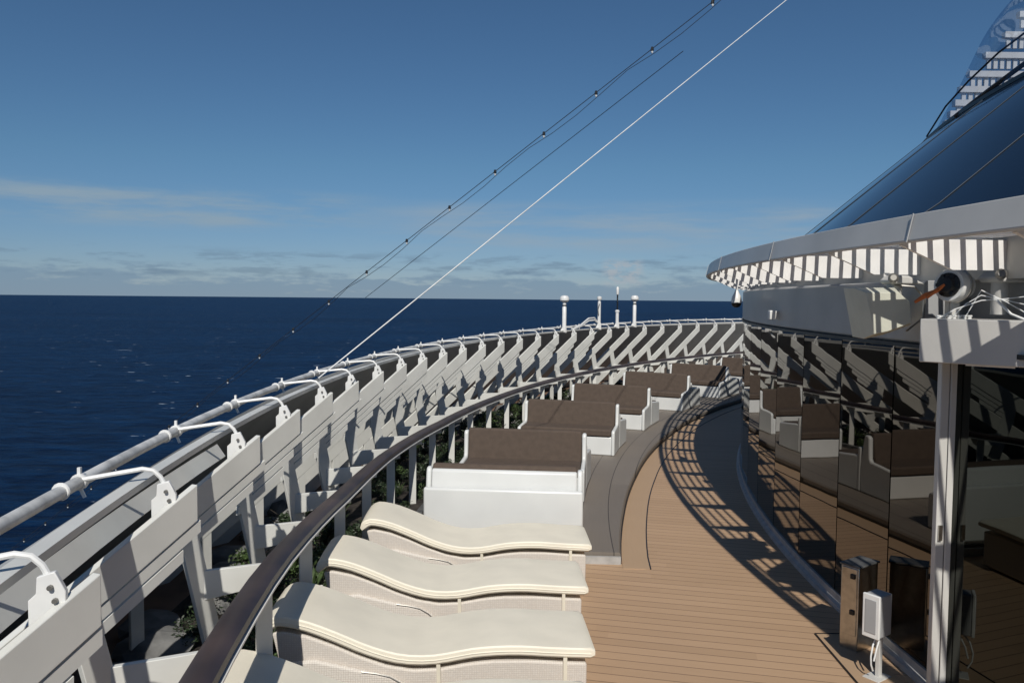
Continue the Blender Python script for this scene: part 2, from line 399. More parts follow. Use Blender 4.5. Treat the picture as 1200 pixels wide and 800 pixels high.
loc(swz([(27.175, 1.565), (27.183, 1.557), (27.235, 1.635), (27.227, 1.643)], T0, -3).build('stringer', FRAME_P, BW), BW)
pipe_pts = [P(27.34, th, PZ(th)) for th in [T0 + i for i in range(T1 - T0 + 1)]]
mb = MB(); mb.tube(pipe_pts, .027, 12); pipe = loc(mb.build('pipe', PIPE_M, BW, smooth=True), BW)
ths = [-16.4, -13.9, -11.4, -8.95, -6.5, -3.85, -1.4, 1.1, 3.4, 5.7, 7.95, 10.1, 12.3, 14.5, 16.75, 19.0]
while ths[-1] < 62: ths.append(ths[-1] + 2.27)
def world_az(th):
    return max(24, min(26 + .9 * (th + 6), 45.8 + .25 * (th - 16), 52))
for k, th in enumerate(ths):
    T = P(26.96, th, 1.69 + sheer(th))
    SL = min(.68, max(.43, .45 + .0105 * (th + 6)))
    az = R_(world_az(th)); h = Vector((math.sin(az), math.cos(az), 0)); d = (h + Vector((0, 0, SL)))
    nrm = Vector((h.y, -h.x, 0))
    # diagonal plate
    Lb = 1.66 / SL
    A = T + d * tab([(-3, .13), (4, .05)], th); B = T - d * Lb
    hgt = tab([(-5, .165), (3, .20), (14, .21), (26, .21), (40, .20)], th)
    mb = MB()
    th_ = .035
    mb.prism([A + nrm * th_ / 2, A + nrm * th_ / 2 - Vector((0, 0, hgt)), B + nrm * th_ / 2 - Vector((0, 0, hgt)), B + nrm * th_ / 2], -nrm * th_)
    fr = loc(mb.build('frame', FRAME_P, BW, bevel=.004), BW)
    # leg from beam down/inboard
    jd = tab([(-4, .20), (20, .44)], th)
    J = T - d * (jd / SL) - Vector((0, 0, hgt * .6))
    inb = h
    lean = .25
    zb = .50
    leg_b = Vector((J.x, J.y, 0)) + inb * ((J.z - zb) * lean) + Vector((0, 0, zb))
    w = tab([(-3, .125), (3, .145)], th)
    mb = MB()
    e = h * w
    n2 = nrm * .03
    mb.prism([J - e / 2 + n2 / 2, J + e / 2 + n2 / 2, leg_b + e / 2 + n2 / 2, leg_b - e / 2 + n2 / 2], -n2)
    loc(mb.build('leg', FRAME_P, fr, bevel=.003), BW)
    if th < 32:
        for q in range(2 if th < -3 else 3):
            t0 = jd / SL + .02; t1 = t0 - (.62 - q * .10); dz = hgt + .012 + q * .066
            a_ = T - d * t1 - Vector((0, 0, dz)); b_ = T - d * t0 - Vector((0, 0, dz)); vh = Vector((0, 0, .054))
            mb = MB(); mb.prism([a_ + nrm * .012, a_ + nrm * .012 - vh, b_ + nrm * .012 - vh, b_ + nrm * .012], -nrm * .024)
            loc(mb.build('slat', FRAME_P, fr), BW)
    # arm from leg foot to handrail, tapering
    a0 = Vector((J.x, J.y, 0)) + inb * ((J.z - 1.0) * lean + .03)
    aa = R_(max(62, th + 48)); ad = Vector((math.sin(aa), math.cos(aa), 0)); a0.z = ZR(th) - .05; a1 = a0.copy()
    for _ in range(400):
        if math.hypot(CX - a1.x, a1.y - CY) <= RR(th): break
        a1 = a1 + ad * .005
    mb = MB(); n3 = Vector((a1.y - a0.y, -(a1.x - a0.x), 0)).normalized() * .028
    a0.z = ZR(th) - .04
    mb.prism([a0 + n3 / 2, a1 + n3 / 2, a1 + n3 / 2 - Vector((0, 0, .12)), a0 + n3 / 2 - Vector((0, 0, .17))], -n3)
    o = loc(mb.build('arm', FRAME_P, fr, bevel=.003), BW)
    # outer post standing on the outer deck
    po = T - d * (.95 / SL) - Vector((0, 0, .15)); ro = math.hypot(CX - po.x, po.y - CY)
    mb = MB(); mb.bar(Vector((po.x, po.y, 0)), po, .10, .03, side=h)
    loc(mb.build('outer_post', FRAME_P, fr, bevel=.003), BW)
    # bracket: bright plate + bent tube to the pipe
    up_ = Vector((0, 0, 1)); out = -INB(th)
    bn = TAN(th) * .025
    b0 = T + Vector((0, 0, .012)) - nrm * .034 + TAN(th) * .01
    mb = MB()
    hh = INB(th)
    mb.prism([b0 + hh * .045 - up_ * .02, b0 + hh * .045 + up_ * .025, b0 + hh * .015 + up_ * .085, b0 - hh * .035 + up_ * .07, b0 - hh * .038 + up_ * .02, b0 - hh * .06 - up_ * .0, b0 - hh * .06 - up_ * .12, b0 - hh*.048 - up_*.12], -bn * .8)
    br = loc(mb.build('bracket', BRIGHT, BW, bevel=.003), BW)
    pp = P(27.34, th, PZ(th))
    pth = pp - TAN(th) * .02
    s0 = b0 - hh * .01 + up_ * .07
    mb = MB(); q = [s0, s0 + up_ * .03 - hh * .015, s0 + up_ * .058 - hh * .045, s0 + up_ * .066 - hh * .09]
    mb.tube(q + [pth + Vector((0, 0, .01))], .0105, 8)
    loc(mb.build('bracket_arm', BRIGHT, br, smooth=True), BW)
    for dx, dz in ((.005, .04), (.018, .0)):
        mb = MB(); mb.lathe([(.008, 0), (.008, .012)], b0 + hh * dx + up_ * dz - TAN(th) * .034, 8, axis=TAN(th))
        loc(mb.build('bolt', BOLT, br), BW)
    mb = MB(); tt = TAN(th)
    mb.lathe([(.032, 0), (.036, .006), (.036, .03), (.032, .036)], pp - tt * .02, 14, axis=tt)
    mc = MB(); mc.lathe([(.034, 0), (.038, .008), (.034, .02)], pp - tt * .19, 14, axis=tt); loc(mc.build('pipe_collar', BRIGHT, pipe, smooth=True), BW)
    mb.bar(pp + Vector((0, 0, -.025)), pp + Vector((0, 0, -.07)) + hh * .02, .012, .012); mb.bar(pp + Vector((0, 0, .03)), pp + Vector((0, 0, .062)), .014, .014)
    loc(mb.build('clamp', BRIGHT, pipe, smooth=True), BW)

# ------------------------------------------------------------------ handrail
HR = empty('handrail', P(26.7, 0, 0), label='dark varnished handrail on white posts curving past the loungers and sofas', cat='handrail')
def swr(prof):
    mb = MB(); m = len(prof)
    for i in range(101):
        th = -34 + i; mb.v += [tuple(P(RR(th) + r, th, z + ZR(th))) for r, z in prof]
    for i in range(100):
        for k in range(m): mb.f.append((i * m + k, i * m + (k + 1) % m, (i + 1) * m + (k + 1) % m, (i + 1) * m + k))
    return mb
mb = swr([(-.07, -.045), (-.064, -.016), (-.038, 0), (.038, .0), (.064, -.016), (.07, -.045), (.052, -.065), (-.052, -.065)])
loc(mb.build('top_rail', RAILM, HR, smooth=True), HR)
mb = swr([(-.078, -.074), (-.078, -.064), (-.03, -.064), (-.03, -.074)])
loc(mb.build('rail_trim', BRIGHT, HR), HR)
for k, th in enumerate(ths):
    th2 = th - 1.0
    az = R_(world_az(th)); h = Vector((math.sin(az), math.cos(az), 0))
    dirx = (INB(th2) * .9 + TAN(th2) * .45).normalized()
    a = P(RR(th2), th2, .02); c = P(RR(th2), th2, ZR(th2) - .075)
    mb = MB(); mb.bar(a, c, .088, .022, side=dirx)
    po = loc(mb.build('post', FRAME_P, HR, bevel=.003), HR)
    # scalloped gusset at the top
    mb = MB(); t = dirx; nn = Vector((t.y, -t.x, 0)) * .014
    c0 = c + Vector((0, 0, -.002))
    pts = [c0 - t * .044, c0 + t * .044] 
    arc = []
    for i in range(7):
        a_ = math.pi / 2 * i / 6; arc.append(c0 + TAN(th2) * (.02 + .13 * math.sin(a_)) * 1 + Vector((0, 0, -.10 * math.cos(a_))))
    mb.prism([c0, c0 + TAN(th2) * .15] + arc[::-1], INB(th2) * .014)
    loc(mb.build('gusset', FRAME_P, po, bevel=.003), HR)

# ------------------------------------------------------------------ antennas on the bulwark top
def th_for(px, R):
    best = None
    for i in range(-200, 700):
        th = i / 10; p = P(R, th, 1.8); 
        if p.y < .5: continue
        x = 600 + F * p.x / p.y
        if best is None or abs(x - px) < best[0]: best = (abs(x - px), th)
    return best[1]
def antenna(px, ytop, kind, label):
    th = th_for(px, 27.1); base = P(27.1, th, 1.74 + sheer(th)); top_z = at(px, ytop, base.y).z
    H = top_z - base.z
    r = empty('antenna', base, label=label, cat='antenna', group='antennas standing on the far bulwark top')
    mb = MB(); mb.prism([(-.12, -.03, -.02), (.06, -.03, -.02), (.05, -.03, .16), (-.02, -.03, .16)], (0, .06, 0)); mb.build('foot_bracket', BRIGHT, r, bevel=.01)
    if kind == 'mushroom':
        mb = MB(); mb.lathe([(.05, .0), (.05, H - .28), (.042, H - .27), (.042, H - .16)], n=14); mb.build('pole', BRIGHT, r, smooth=True)
        mb = MB(); mb.lathe([(.06, H - .165), (.11, H - .12), (.115, H - .07), (.09, H - .02), (.03, H)], n=20); mb.build('dome', BRIGHT, r, smooth=True)
        mb = MB(); mb.lathe([(.047, H - .26), (.047, H - .22)], n=14); mb.build('collar', BOLT, r, smooth=True)
    elif kind == 'small':
        mb = MB(); mb.lathe([(.042, 0), (.042, H - .15), (.03, H - .14), (.03, H - .1)], n=14); mb.build('pole', BRIGHT, r, smooth=True)
        mb = MB(); mb.lathe([(.05, H - .1), (.065, H - .07), (.06, H - .02), (.02, H)], n=16); mb.build('dome', BRIGHT, r, smooth=True)
        mb = MB(); mb.tube([(.0, -.045, H - .2), (-.04, -.05, H - .35), (-.02, -.05, H - .5)], .012, 6); mb.build('cable', BOLT, r, smooth=True)
    else:
        mb = MB(); mb.lathe([(.045, 0), (.045, .42), (.06, .43), (.06, .47), (.03, .49)], n=14); mb.build('pole', BRIGHT, r, smooth=True)
        mb = MB(); mb.lathe([(.02, .48), (.02, H - .2)], n=10); mb.build('rod', BLACK, r, smooth=True)
        mb = MB(); mb.lathe([(.03, H - .21), (.038, H - .18), (.038, H - .03), (.02, H)], n=14); mb.build('cap', BRIGHT, r, smooth=True)
antenna(661, 346, 'mushroom', 'white mushroom topped antenna, leftmost and thickest of the four on the bulwark')
antenna(702, 347, 'small', 'thin white antenna with small round cap beside the curled white pipe')
antenna(723, 336, 'rod', 'tallest antenna with black rod and narrow white tip on the bulwark')
antenna(743, 346, 'mushroom', 'white mushroom topped antenna, rightmost of the four on the bulwark')
th = th_for(690, 27.2); c0 = P(27.15, th, 1.85)
ro = empty('curled_pipe', c0, label='white curled vent pipe arching over the far bulwark top left of the thin antenna', cat='pipe')
for q in (0, .06):
    mb = MB(); tt = TAN(th)
    mb.tube([tt * -1.1 + Vector((0, 0, -.0)), tt * -.6 + Vector((0, 0, .1 - q * .5)), tt * -.15 + Vector((0, 0, .26 - q)), tt * .2 + Vector((0, 0, .27 - q)), tt * .42 + Vector((0, 0, .13)), tt * (.4 - q) + Vector((0, 0, -.05)), tt * .15 + Vector((0, 0, -.18))], .022, 8)
    mb.build('tube', BRIGHT, ro, smooth=True)

# ------------------------------------------------------------------ sofas
def make_sofa():
    r = empty('sofa', (0, 0, 0))
    W, D, H = 1.60, .70, .765
    # shell: seat box, back panel, two sides (one moulded body)
    mb = MB(); mb.box((-W / 2 + .05, .03, 0.0), (W / 2 - .05, D - .1, .30)); mb.build('base', SHELL, r, bevel=.02, segs=3)
    for s in (-1, 1):
        x0 = s * W / 2; mb = MB()
        prof = [(0.0, 0.0), (D - .02, 0.0), (D, .3), (D - .07, H - .05), (D - .10, H), (D - .17, H), (D - .20, H - .03), (D - .215, .47), (D - .24, .435), (0.03, .405), (0.0, .375)]
        mb.prism([(x0, y, z) for y, z in prof], (-s * .055, 0, 0)); mb.build('side_panel', SHELL, r, bevel=.026, segs=3)
    mb = MB(); mb.prism([(-W / 2 + .06, y, z) for y, z in [(D - .05, .0), (D - .0, .0), (D + .01, .3), (D - .06, H - .03), (D - .09, H - .01), (D - .12, H - .02), (D - .10, .3)]], (W - .12, 0, 0))
    mb.build('back_panel', SHELL, r, bevel=.015, segs=3)
    mb = MB(); mb.box((-W / 2 - .005, D - .02, 0), (W / 2 + .005, D + .06, .585)); mb.build('rear_apron', SHELL, r, bevel=.025, segs=3)
    mb = MB(); mb.box((-W / 2 + .062, .0, .303), (W / 2 - .062, D - .22, .42)); mb.build('seat_cushion', BROWN, r, bevel=.03, segs=4)
    mb = MB(); mb.prism([(-W / 2 + .06, y, z) for y, z in [(D - .26, .4), (D - .12, .4), (D - .10, H + .0), (D - .13, H + .035), (D - .19, H + .03)]], (W - .12, 0, 0))
    mb.build('back_cushion', BROWN, r, bevel=.035, segs=4)
    return r
def make_bench():
    r = empty('bench_seat', (0, 0, 0))
    W, D = 1.60, .62
    mb = MB(); mb.box((-W / 2 + .05, .03, 0.0), (W / 2 - .05, D, .30)); mb.build('base', SHELL, r, bevel=.02, segs=3)
    for s in (-1, 1):
        x0 = s * W / 2; mb = MB()
        mb.prism([(x0, y, z) for y, z in [(0.0, 0.0), (D + .03, 0.0), (D + .03, .47), (D - .05, .47), (0.03, .415), (0.0, .38)]], (-s * .055, 0, 0)); mb.build('side_panel', SHELL, r, bevel=.022, segs=3)
    mb = MB(); mb.box((-W / 2 + .062, .0, .303), (W / 2 - .062, D + .02, .43)); mb.build('seat_cushion', BROWN, r, bevel=.03, segs=4)
    return r
bench = [None]
def place_bench(thf, rad, label):
    o = make_bench() if bench[0] is None else copy_tree(bench[0])
    if bench[0] is None: bench[0] = o
    o.location = P(rad, thf, .105); o.rotation_euler.z = -R_(thf) + math.pi
    tag(o, label, 'bench', 'low white benches backing onto the sofas')
SOFA_R = 25.42
sofa0 = make_sofa(); used = [False]
def place_sofa(thf, facing, label):
    o = sofa0 if not used[0] else copy_tree(sofa0); used[0] = True
    o.location = P(SOFA_R + tab([(0, 0), (7.4, -.02), (14.4, -.20), (20.6, -.30), (27.6, -.40)], thf), thf, .105)
    o.rotation_euler.z = -R_(thf) + (0 if facing else math.pi)
    tag(o, label, 'sofa', 'white shelled sofas with brown cushions on the platform')
    return o
# facing-away sofa: origin at its front, i.e. the far side
def deg(m_): return math.degrees(m_ / 25.4)
place_sofa(3.1 + deg(.76), False, 'nearest sofa, its plain white back turned to the cream loungers')
starts = [7.4, 14.4, 20.6, 27.6, 34.4, 41.5, 48]
for i, s in enumerate(starts):
    w_ = ['nearest', 'second nearest', 'third nearest', 'fourth nearest', 'fifth nearest', 'sixth nearest', 'seventh nearest'][i]
    place_sofa(s, True, f'white sofa with brown cushions facing the camera, {w_} of those facing it')
    if i < 6:
        place_bench(s + deg(.77 + .66), SOFA_R + tab([(0, 0), (7.4, -.02), (14.4, -.20), (20.6, -.30), (27.6, -.40)], s), f'low white bench with brown seat pad, behind the {w_} sofa facing the camera')
# ------------------------------------------------------------------ loungers
def interp(pts, x):
    for i in range(len(pts) - 1):
        if x <= pts[i + 1][0]:
            x0, y0 = pts[i]; x1, y1 = pts[i + 1]
            ym = pts[i - 1] if i > 0 else (x0 - (x1 - x0), y0 - (y1 - y0)); yp = pts[i + 2] if i + 2 < len(pts) else (x1 + (x1 - x0), y1 + (y1 - y0))
            m0 = (y1 - ym[1]) / (x1 - ym[0]); m1 = (yp[1] - y0) / (yp[0] - x0); hN = x1 - x0; t = (x - x0) / hN
            return (2*t**3-3*t**2+1)*y0 + (t**3-2*t**2+t)*hN*m0 + (-2*t**3+3*t**2)*y1 + (t**3-t**2)*hN*m1
    return pts[-1][1]
TOPP = [(0, .62), (.035, .665), (.10, .69), (.25, .66), (.42, .59), (.6, .505), (.78, .448), (.96, .44), (1.2, .48), (1.42, .49), (1.65, .475), (1.88, .463)]
LW = .33
def make_lounger():
    r = empty('sun_lounger')
    mb = MB(); xs = [0, .02, .05, .09, .14] + [.2 + i * .07 for i in range(24)] + [1.86, 1.885]
    T = .066; m = 12; rings = []
    vs = []
    for i, x in enumerate(xs):
        zt = interp(TOPP, x); dz = (interp(TOPP, min(1.88, x + .01)) - interp(TOPP, max(0, x - .01))) / .02
        nx, nz = -dz, 1; l = math.hypot(nx, nz); nx /= l; nz /= l
        endk = 1
        if i == 0 or i == len(xs) - 1: endk = .55
        sec = []
        for yy, hh in [(-1, -.5), (-.995, -.15), (-.97, -.02), (-.9, .0), (-.5, .03), (0, .06), (.5, .03), (.9, 0), (.97, -.02), (.995, -.15), (1, -.5), (1, -.8), (.96, -1), (0, -1), (-.96, -1), (-1, -.8)]:
            h_ = (hh + .5) * endk - .5
            h_ += .0
            sec.append((x + nx * h_ * T, yy * (LW if endk == 1 else LW * .97), zt + nz * h_ * T))
        vs += sec
    k = 16; fs = []
    for i in range(len(xs) - 1):
        for j in range(k): fs.append((i * k + j, i * k + (j + 1) % k, (i + 1) * k + (j + 1) % k, (i + 1) * k + j))
    fs += [tuple(range(k))[::-1], tuple((len(xs) - 1) * k + j for j in range(k))]
    mb.add(vs, fs); mat_ = mb.build('mattress', CUSH, r, smooth=True)
    # piping along both long edges
    for s in (-1, 1):
        mb = MB(); mb.tube([(x, s * LW * 1.0, interp(TOPP, x) - .034) for x in xs[2:-1]], .0045, 6); mb.build('piping', CUSH, mat_, smooth=True)
    # wicker body
    mb = MB(); pts = [(x, interp(TOPP, x) - .105) for x in [.06, .12, .25, .4, .55, .7, .85, 1.0, 1.15, 1.3, 1.5, 1.7, 1.84]]
    poly = [(x, -.30, z) for x, z in pts] + [(1.84, -.30, .02), (.45, -.30, .02), (.12, -.30, .30)]
    mb.prism(poly, (0, .60, 0)); mb.build('wicker_body', WICK, r, bevel=.012)
    # rounded lower arm panel standing proud at the head end
    mb = MB(); poly = [(.10, .12), (.10, .40), (.30, .42), (.55, .355), (.72, .315), (.80, .27), (.84, .2), (.84, .03), (.3, .03)]
    mb.prism([(x, -.335, z) for x, z in poly], (0, .036, 0)); mb.build('side_panel', WICK, r, bevel=.02, segs=4)
    mb = MB(); mb.tube([(x, -.342, interp([(.55, .35), (.7, .322), (.78, .275), (.835, .2), (.84, .1)], x)) for x in (.56, .65, .72, .78, .82, .839)], .004, 5); mb.build('side_edge', BOLT, r, smooth=True)
    for x in (.98, 1.70):
        z = interp(TOPP, x)
        mb = MB(); mb.prism([(x, -.337, z - .06), (x + .022, -.337, z - .06), (x + .026, -.314, z - .26), (x + .004, -.314, z - .26)], (0, .006, 0)); mb.build('strap', CUSH, r)
    mb = MB()
    for (x, y) in ((.55, -.25), (.55, .25), (1.7, -.25), (1.7, .25)): mb.lathe([(.02, 0), (.02, .03)], (x, y, 0), 10)
    mb.build('feet', BOLT, r)
    return r
L0 = make_lounger()
lspots = [(-1.36, 5.03, 'cream cushioned lounger, third from the white sofa'), (-1.30, 6.10, 'cream cushioned lounger, second from the white sofa'),
          (-1.17, 7.16, 'cream cushioned lounger right behind the white back of the nearest sofa'), (-1.42, 4.00, 'cream cushioned lounger cut off by the bottom edge, nearest the camera')]
for i, (x, y, lb) in enumerate(lspots):
    o = L0 if i == 0 else copy_tree(L0)
    o.location = (x - .15, y - .07, 0); o.scale = (1.075, .91, 1); thl = math.degrees(math.atan2(y - CY, CX)); o.rotation_euler.z = R_([3.2, 2.6, 1.6, 4.0][i])
    tag(o, lb, 'sun lounger', 'cream sun loungers side by side on the teak deck')

# ------------------------------------------------------------------ deckhouse
DH = empty('deckhouse', P(22.5, 0, 0), label='curved deckhouse with dark mirror glass walls and a slatted white canopy', cat='deckhouse')
RW = 22.48
seams = [-33.5 + 2.5 * i for i in range(12)] + [-3.4] 
seams = [-33.4 + 2.5 * i for i in range(13)]           # ... up to -3.4
seams = [s for s in seams]
seams += [-1.6, .75, 3.25, 5.8] + [8.3 + 2.5 * i for i in range(16)]
for i in range(len(seams) - 1):
    a, c = seams[i], seams[i + 1]
    p0, p1 = P(RW, a, .10), P(RW, c, .10); d = (p1 - p0).normalized() * .008
    mb = MB(); mb.prism([p0 + d, p1 - d, p1 - d + Vector((0, 0, 2.2)), p0 + d + Vector((0, 0, 2.2))], INB((a + c) / 2) * .02)
    loc(mb.build('glass_pane', MGLASS if c > -3.2 else DARKG, DH), DH)
mb = MB(); mb.sweep([(RW - .035, .05), (RW - .035, 2.32), (RW - .06, 2.32), (RW - .06, .05)], -33, 47, 1); loc(mb.build('inner_lining', BLACK, DH), DH)
mb = MB(); mb.sweep([(RW + .06, .0), (RW + .055, .035), (RW + .02, .05), (RW + .015, .098), (RW - .03, .098), (RW - .03, 0)], -33, 47, 1); loc(mb.build('skirting', DRAIN, DH), DH)
# column of two strips
cp = at(1107, 600, 5.12)
colm = MB()
pc = P(RW + .03, -3.45, 0)
for px in (1097.5, 1108.6):
    c0 = at(px, 600, 5.10); colm.box((c0.x, 5.10, 0), (c0.x + .055, 5.15, 2.3))
cobj = loc(colm.build('column', FASC_W, DH, bevel=.004), DH)
mb = MB(); c = at(1102, 620, 5.09); c.z = 1.06; mb.box((c.x - .012, c.y - .006, c.z), (c.x + .012, c.y + .004, c.z + .1)); loc(mb.build('latch', STEEL, cobj), DH)
# fascia over the glass
mb = MB(); mb.sweep([(RW + .0, 2.31), (RW + .02, 2.33), (RW + .02, 2.73), (RW + .0, 2.75), (RW - 3, 2.75), (RW - 3, 2.30)], -2.6, 47, 1); loc(mb.build('fascia', GREY_F, DH, bevel=.004), DH)
mb = MB(); mb.sweep([(RW + .03, 2.28), (RW + .03, 2.308), (RW - .05, 2.308), (RW - .05, 2.28)], -33, 47, 1); loc(mb.build('head_channel', BLACK, DH), DH)
mb = MB(); mb.sweep([(RW - .3, 2.31), (RW - .3, 2.78), (RW - 3, 2.78), (RW - 3, 2.31)], -33, -2.65, 1); loc(mb.build('recessed_wall', GREY_F, DH), DH)
# angled beam at right
A = Vector((2.50, 4.88, 2.235)); B = Vector((3.6, 3.85, 2.235)); off = Vector((.68, .73, 0)) * .5
mb = MB(); mb.prism([A, B, B + Vector((0, 0, .265)), A + Vector((0, 0, .265))], off); loc(mb.build('beam', FASC_W, DH, bevel=.006), DH)
mb = MB(); mb.prism([A + Vector((.22, -.12, -.012)), B + Vector((0, .08, -.012)), B + Vector((0, .08, .0)) + Vector((0, 0, -.002)), A + Vector((.22, -.12, -.002))], off * .7); loc(mb.build('beam_soffit', RIB_W, DH), DH)
# canopy: back wall, lip, ribs, slats
mb = MB(); mb.sweep([(22.32, 2.75), (22.32, 3.04), (22.3, 3.06), (20, 3.06), (20, 2.75)], -33, 47, 1); loc(mb.build('canopy_wall', FASC_W, DH), DH)
mb = MB(); mb.sweep([(23.00, 2.955), (23.05, 2.945), (23.06, 2.96), (23.02, 3.115), (22.96, 3.12), (22.96, 3.06)], -33, 47, 1); loc(mb.build('canopy_lip', FASC_W, DH, bevel=.004), DH)
for i in range(6):
    r0 = 22.38 + i * .105
    mb = MB(); mb.sweep([(r0, 3.0), (r0, 3.04), (r0 + .033, 3.04), (r0 + .033, 3.0)], -33, 47, 1); loc(mb.build('canopy_slat', RIB_W, DH), DH)
th = -21.0
while th < 46:
    t = TAN(th) * .03
    p0, p1 = P(22.32, th, 0), P(22.99, th, 0)
    mb = MB(); mb.prism([p0 + Vector((0, 0, 2.80)), p0 + Vector((0, 0, 2.985)), p1 + Vector((0, 0, 2.985)), p1 + Vector((0, 0, 2.945)), P(22.66, th, 2.80)], t)
    loc(mb.build('canopy_rib', RIB_W, DH), DH)
    th += 2.42
# seams in lip
for th in (-4.5, 1.2, 7.2, 13, 19):
    mb = MB(); p0 = P(23.067, th, 2.95); mb.bar(p0, P(23.03, th, 3.118), .01, .006); loc(mb.build('lip_joint', GREY_F, DH), DH)
# ------------------------------------------------------------------ glass dome above
DM = empty('glass_dome', P(21, 0, 3.06), label='large dark blue sloping glass dome rising behind the white canopy', cat='dome')
prof = [(22.35, 3.06), (21.85, 3.40), (20.9, 4.2), (20.35, 4.66), (19.8, 5.12)]
mb = MB(); mb.sweep(prof, -60, 110, 1, close=False); loc(mb.build('lower_glass', DGLASS, DM, smooth=True), DM)
seam = mat('dome_seam', (.02, .035, .055), .6)
for th in range(-30, 62, 5):
    mb = MB(); mb.tube([P(r + .002, th, z + .002) for r, z in prof], .005, 5); loc(mb.build('glazing_bar', seam, DM, smooth=True), DM)
mb = MB(); mb.sweep([(19.83, 5.10), (19.83, 5.15), (19.7, 5.17), (19.7, 5.1)], -60, 110, 1); loc(mb.build('rim', BLACK, DM), DM)
SC = empty('glass_screen', P(19, 0, 5.6), label='clear curved glass screen around white slatted rings above the dark dome', cat='glass screen')
sp = [(19.7, 5.15), (19.45, 5.65), (19.1, 6.4), (18.85, 7.0), (18.5, 7.4), (18.0, 7.8), (17.2, 8.3), (16, 8.8)]
mb = MB(); mb.sweep(sp, -60, 110, 1, close=False); loc(mb.build('glass', SGLASS, SC, smooth=True), SC)
rows = [(1188, 16, 15.6), (1171, 40, 15.5), (1148, 64, 15.4), (1129, 86, 15.2), (1118, 104, 15.0), (1112, 120, 14.8), (1106, 133, 14.6), (1100, 144, 14.4)]
for (px, py, Y) in rows:
    a = at(px, py, Y); c = at(1300, py - 3, Y); c.z = a.z
    mb = MB(); mb.box((a.x + .12, Y, a.z - .06), (c.x, Y + .12, a.z + .05))
    x = a.x + .18
    while x < c.x - .1:
        mb.box((x, Y + .05, a.z - .25), (x + .075, Y + .1, a.z - .05)); x += .125
    loc(mb.build('slatted_deck', RIB_W, SC), SC)
mb = MB(); mb.tube([at(1086, 160, 12.6), at(1108, 125, 12.0), at(1135, 95, 11.4), at(1170, 62, 10.8), at(1215, 28, 10)], .014, 6); 
o = mb.build('guy_cable', DARKC, smooth=True); tag(o, 'dark cable running along the outside of the clear glass screen', 'cable')
mb = MB(); mb.tube([at(1120, 136, 10.9), at(1160, 105, 10.2), at(1215, 64, 9.4)], .03, 6); 
o = mb.build('dark_pipe', BLACK, smooth=True); tag(o, 'thick black pipe sloping across the foot of the glass screen', 'pipe')

# ------------------------------------------------------------------ equipment at the right
def locals_(name, origin, label, cat, group=None): return empty(name, origin, label=label, cat=cat, group=group)
# faceted flood cover
o0 = at(1030, 380, 5.55)
fc = locals_('lamp_cover', o0, 'cream faceted lamp cover hung under the canopy at the end of the grey fascia', 'lamp cover')
def rel(px, py, Y): return at(px, py, Y) - o0
f = [rel(1001, 337, 5.4), rel(1048, 337, 5.4), rel(1064, 352, 5.4), rel(1066, 381, 5.4), rel(1032, 393, 5.4), rel(1012, 397, 5.4)]
bk = [v + Vector((.06, .32, .0)) for v in f]
fcn = sum(f, Vector()) / 6
fr_ = [fcn + (v - fcn) * .8 + Vector((0, -.09, 0)) for v in f]
mb = MB(); vs = fr_ + f + bk; fs = [tuple(range(6))]
for q in range(2): fs += [(q * 6 + i, q * 6 + (i + 1) % 6, (q + 1) * 6 + (i + 1) % 6, (q + 1) * 6 + i) for i in range(6)]
fs.append(tuple(range(12, 18))); mb.add(vs, fs); mb.build('cover', CREAMG, fc, bevel=.004)
mb = MB(); mb.tube([rel(1048, 334, 5.45), rel(1072, 336, 5.4), rel(1084, 350, 5.4), rel(1082, 372, 5.4), rel(1062, 388, 5.4)], .007, 6); mb.build('frame_tube', BOLT, fc, smooth=True)
mb = MB(); mb.bar(rel(1040, 338, 5.6), rel(1040, 322, 5.8), .05, .03); mb.build('hanger', FASC_W, fc)
# wall light
p = P(RW + .1, 4.55, 2.60); wl = empty('wall_light', at(907, 369, 8.72), label='small white box light on the grey fascia', cat='wall light')
mb = MB(); mb.box((-.06, -.05, -.05), (.0, .03, .05)); mb.build('housing', BRIGHT, wl, bevel=.008)
mb = MB(); mb.box((.0, -.045, -.045), (.07, .02, .045)); mb.build('lens', PIPE_M, wl, bevel=.008)
# dome camera under lip
q0 = at(863, 352, 10.2)
dc = empty('security_camera', q0, label='white and black dome camera hanging below the far tip of the canopy', cat='security camera')
mb = MB(); mb.lathe([(.02, .13), (.03, .10), (.055, .05), (.066, 0), (.066, -.03)], n=20); mb.build('housing', BRIGHT, dc, smooth=True)
mb = MB(); mb.lathe([(.062, -.03), (.058, -.06), (.035, -.085), (.01, -.09)], n=20); mb.build('dome', BLACK, dc, smooth=True)
mb = MB(); mb.tube([(0, 0, .12), (.0, .0, .42)], .014, 8); mb.tube([(0, 0, .38), (.3, .0, .42)], .014, 8); mb.build('bracket', BRIGHT, dc, smooth=True)
